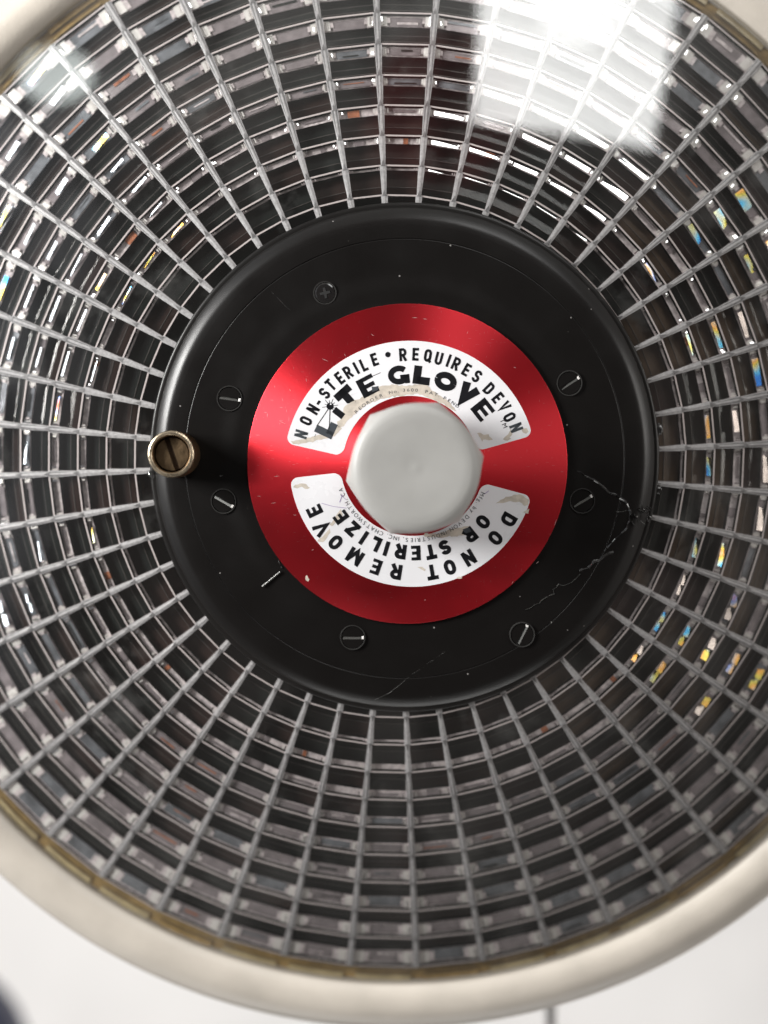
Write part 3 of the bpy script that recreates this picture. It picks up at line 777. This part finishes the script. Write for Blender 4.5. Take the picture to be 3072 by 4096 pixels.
# upper sticker
CT = (1640, 1872); b = MB()
sticker_base(b, CT, 268*.985, 506*.985, 168.8, 14.8, (1640, 1852), 173.5, 10.5)
K = .985
row = [('N', 165, 690), ('O', 195, 605), ('N', 240, 532), ('-', 272, 488), ('S', 312, 432), ('T', 350, 378), ('E', 408, 335), ('R', 460, 298), ('I', 512, 272), ('L', 560, 252), ('E', 628, 218)]
for ch, x, y in row:
    p = ztop((x, y))[0]; w_ = {'I': .3, '-': .34, 'L': .46, 'T': .5, 'E': .48}.get(ch, .56)
    letter(b, ch, *p, CT, 50, w_, .20, 'worn_ink' if (x < 200 and ch == 'N') else 'ink')
row = [('R', 808, 187), ('E', 888, 185), ('Q', 966, 193), ('U', 1035, 212), ('I', 1097, 225), ('R', 1145, 245), ('E', 1210, 283), ('S', 1276, 324), ('D', 1352, 402), ('E', 1408, 460), ('V', 1450, 515), ('O', 1482, 582), ('N', 1524, 648)]
for ch, x, y in row:
    p = ztop((x, y))[0]; w_ = {'I': .3, 'E': .50}.get(ch, .58)
    letter(b, ch, *p, CT, 50, w_, .20, 'worn_ink' if x == 1524 else 'ink')
bc = rel(*ztop((713, 187))[0], ZI); b.poly([(x, y, ZI) for x, y in circ(10.5, 24, bc)], 'ink')
for ch, x, y, w_, t_, h_ in [('L', 322, 652, .85, .40, 74), ('T', 452, 455, .96, .40, 76), ('E', 585, 385, .92, .34, 75),
                         ('G', 783, 316, 1.16, .30, 74), ('L', 928, 318, .92, .42, 72), ('O', 1078, 356, 1.22, .34, 73), ('V', 1214, 432, 1.14, .43, 72), ('E', 1312, 536, .92, .34, 73)]:
    p = ztop((x, y))[0]; letter(b, ch, *p, CT, h_, w_, t_, 'worn_ink' if x == 322 else 'ink')
# short i and the small emblem: ball with rays over two thin legs
letter(b, 'I', *ztop((402, 556))[0], CT, 46, .62, .56, 'ink')
ec = rel(*ztop((348, 513))[0], ZI); b.poly([(x, y, ZI+.05) for x, y in circ(14, 24, ec)], 'ink')
def pxline(b, p, q, w_, mt, z):
    a_, c_ = Vector(rel(*p, z)), Vector(rel(*q, z)); d = (c_-a_).normalized(); n_ = Vector((-d.y, d.x))*w_/2
    P = [a_-n_, c_-n_, c_+n_, a_+n_]; b.poly([(v.x, v.y, z) for v in P], mt)
e0 = ztop((348, 513))[0]
for an in range(0, 360, 30):
    a_ = math.radians(an+8); 
    if 200 < an < 300: continue
    pxline(b, (e0[0]+11*math.cos(a_), e0[1]-11*math.sin(a_)), (e0[0]+(24 if an % 60 else 32)*math.cos(a_), e0[1]-(24 if an % 60 else 32)*math.sin(a_)), 1.8, 'ink', ZI+.1)
pxline(b, e0, ztop((262, 640))[0], 2.6, 'ink', ZI+.12); pxline(b, e0, ztop((343, 655))[0], 2.8, 'ink', ZI+.12)
pxline(b, ztop((390, 496))[0], ztop((470, 498))[0], 2.0, 'paper', ZI+.3); pxline(b, ztop((478, 442))[0], ztop((520, 425))[0], 2.0, 'paper', ZI+.3)
pxline(b, ztop((600, 330))[0], ztop((668, 300))[0], 1.6, 'ink', ZI+.12); pxline(b, ztop((258, 690))[0], ztop((250, 706))[0], 1.6, 'ink', ZI+.12)
pc = rel(*ztop((352, 500))[0], ZI); b.poly([(x, y, ZI+.3) for x, y in circ(3.2, 12, pc)], 'paper')
small_text(b, 'REORDER  No. 3600  PAT. PEND.', CT, 305*K, 135.5, 49.5, 13, 'worn_ink', 1.25)
small_text(b, 'TM', CT, 405*K, 28.5, 22.5, 19, 'ink')
torn(b, ztop((430, 520), (520, 470), (600, 425), (660, 388), (740, 378), (830, 385), (900, 375), (960, 380), (1010, 425), (1060, 455), (1110, 500), (1150, 545), (1110, 530), (1040, 490), (960, 455), (900, 432), (820, 445), (740, 452), (660, 468), (590, 500), (520, 548), (460, 600), (430, 640), (400, 650), (390, 620), (430, 575)), 1)
torn(b, ztop((300, 690), (350, 655), (400, 640), (420, 655), (380, 700), (300, 725), (200, 745), (120, 755), (100, 735), (180, 722)), 2)
torn(b, ztop((1275, 680), (1300, 678), (1320, 695), (1345, 690), (1375, 728), (1350, 730), (1320, 725), (1310, 738), (1290, 705)), 3)
torn(b, ztop((1440, 720), (1470, 690), (1490, 655), (1500, 690), (1480, 705), (1490, 722), (1470, 732)), 4)
torn(b, ztop((1560, 660), (1590, 655), (1600, 672), (1585, 688), (1565, 680)), 5, jag=2)
torn(b, ztop((610, 395), (650, 385), (655, 410), (615, 418)), 6, ZI+.15, 'worn_ink')
torn(b, ztop((455, 505), (510, 470), (505, 492), (480, 522)), 7, ZI+.15, 'torn', 2)
up_st = b.build('sticker', disc); up_st['label'] = 'upper curved white sticker with LITE GLOVE in heavy black letters'

# lower sticker
CB = (1650, 1857); b = MB()
sticker_base(b, CB, 288*.985, 494*.985, -15.0, -173.5)
for ch, x, y in [('D', 1410, 345), ('O', 1330, 455), ('N', 1170, 575), ('O', 1055, 632), ('T', 948, 662), ('R', 730, 660), ('E', 610, 630), ('M', 482, 568), ('O', 365, 482), ('V', 280, 398), ('E', 238, 292)]:
    p = zbot((x, y))[0]; w_ = {'M': .98, 'E': .62, 'T': .72, 'O': .74, 'D': .74, 'V': .88}.get(ch, .74)
    letter(b, ch, *p, CB, 61, w_, .255)
for ch, x, y in [('O', 1255, 358), ('R', 1178, 438), ('S', 1025, 512), ('T', 940, 540), ('E', 850, 546), ('R', 757, 538), ('I', 672, 520), ('L', 608, 492), ('I', 535, 455), ('Z', 468, 400), ('E', 398, 330)]:
    p = zbot((x, y))[0]; w_ = {'E': .62, 'T': .72, 'I': .3, 'L': .60, 'Z': .72, 'S': .72}.get(ch, .76)
    letter(b, ch, *p, CB, 59, w_, .275)
small_text(b, 'Mfg. by DEVON INDUSTRIES, INC. CHATSWORTH, CA', CB, 297*K, -21, -162, 17, 'worn_ink', .95)
torn(b, zbot((1335, 245), (1380, 215), (1440, 195), (1490, 195), (1530, 225), (1535, 255), (1510, 262), (1470, 240), (1420, 235), (1370, 245)), 11)
torn(b, zbot((1500, 300), (1535, 275), (1530, 310)), 12, jag=2)
torn(b, zbot((110, 145), (150, 125), (190, 130), (210, 155), (195, 160), (160, 150), (130, 158)), 13)
torn(b, zbot((385, 290), (400, 285), (410, 320), (390, 345), (365, 360), (345, 385), (330, 375), (360, 330)), 14)
torn(b, zbot((255, 470), (285, 450), (310, 420), (330, 400), (335, 420), (310, 455), (290, 480), (265, 478)), 15, jag=5)
torn(b, zbot((860, 630), (890, 628), (910, 645), (900, 655), (880, 642)), 16, jag=2)
torn(b, zbot((1060, 405), (1110, 395), (1150, 385), (1185, 395), (1180, 420), (1140, 440), (1080, 445), (980, 452), (900, 445), (900, 425), (980, 430)), 17)
torn(b, zbot((1130, 400), (1175, 392), (1185, 420), (1150, 432)), 18, ZI+.15, 'worn_ink')
torn(b, zbot((1095, 700), (1110, 688), (1135, 690), (1125, 700)), 19, jag=2)
for (p, q, w_) in (((390, 240), (405, 195), 2.2), ((280, 245), (350, 265), 1.8), ((350, 265), (430, 275), 1.8), ((400, 200), (430, 225), 1.6), ((1265, 190), (1290, 170), 2.0)):
    pxline(b, zbot(p)[0], zbot(q)[0], w_, 'violet', ZI+.2)
lo_st = b.build('sticker', disc); lo_st['label'] = 'lower curved white sticker reading DO NOT REMOVE OR STERILIZE upside down'

# handle -------------------------------------------------------------
hcb = loc(1650, 1878, 150); hct = loc(1664, 1872, 400)
ln = (hct-hcb)/250.0
b = MB()
def hexr(am, ph=math.radians(10)):
    def f(a, r, z):
        x = ((a-ph+PI/6) % (PI/3))-PI/6
        hx = math.cos(PI/6)/math.cos(PI/6-abs(x)) if False else 1/max(.001, math.cos(x if False else (abs(x)-PI/6)))*math.cos(PI/6)
        # hx: 1 at the corners, cos30 in the middle of a side; softened
        hx = hx**.62
        k = am(z)
        return r*(k*hx + (1-k)*.955)
    return f
def amt(z): return 1.0 if z < 330 else max(0, 1-(z-330)/55)
hpz = [(190, 64), (195, 110)] + cprof([(195, 110), (235, 128), (258, 160), (262, 220), (262, 290), (261, 340), (254, 374), (238, 396), (215, 405)], 6) + [(180, 405), (120, 404), (70, 403), (40, 401.6), (25, 400.8), (12, 401.6), (.1, 402)]
b.lathe(hpz, 'handle', 144, (0, 0), rf=hexr(amt))
b.v = [(x + hcb.x + ln.x*(z-150), y + hcb.y + ln.y*(z-150), z) for x, y, z in b.v]
b.build('handle', root, origin=(hcb.x, hcb.y, 0), smooth=True, angle=60)

# ---------------------------------------------------------------- things behind the lamp
def wpt(px, py, depth): return Vector(((px-1536)*depth/F, depth, (2048-py)*depth/F))
# upright pole
q = wpt(2203, 4040, .68)
b = MB(); b.lathe([(26, -9000), (26, 1200)], 'pole', 32); b.lathe([(26, 1200), (20, 1210), (.1, 1212)], 'pole', 32)
po = b.build('stand_pole', smooth=True); po.location = (q.x, q.y, q.z-.03)
tag(po, 'thin grey upright pole rising behind the cream rim at the bottom', 'pole')
# navy vinyl cushion
q = wpt(-120, 4150, .95); bm = bmesh.new()
bmesh.ops.create_cube(bm, size=1)
bmesh.ops.bevel(bm, geom=bm.edges[:], offset=.32, segments=6, affect='EDGES', profile=.5)
for v in bm.verts: v.co = Vector((v.co.x*.26, v.co.y*.10, v.co.z*.26))
for f in bm.faces: f.smooth = True
me = bpy.data.meshes.new('cushion'); bm.to_mesh(me); bm.free(); me.materials.append(M['navy'])
cu = bpy.data.objects.new('cushion', me); COL.objects.link(cu); cu.location = (q.x-.088, q.y, q.z-.075)
tag(cu, 'dark blue padded cushion corner showing at the lower left below the rim', 'cushion')
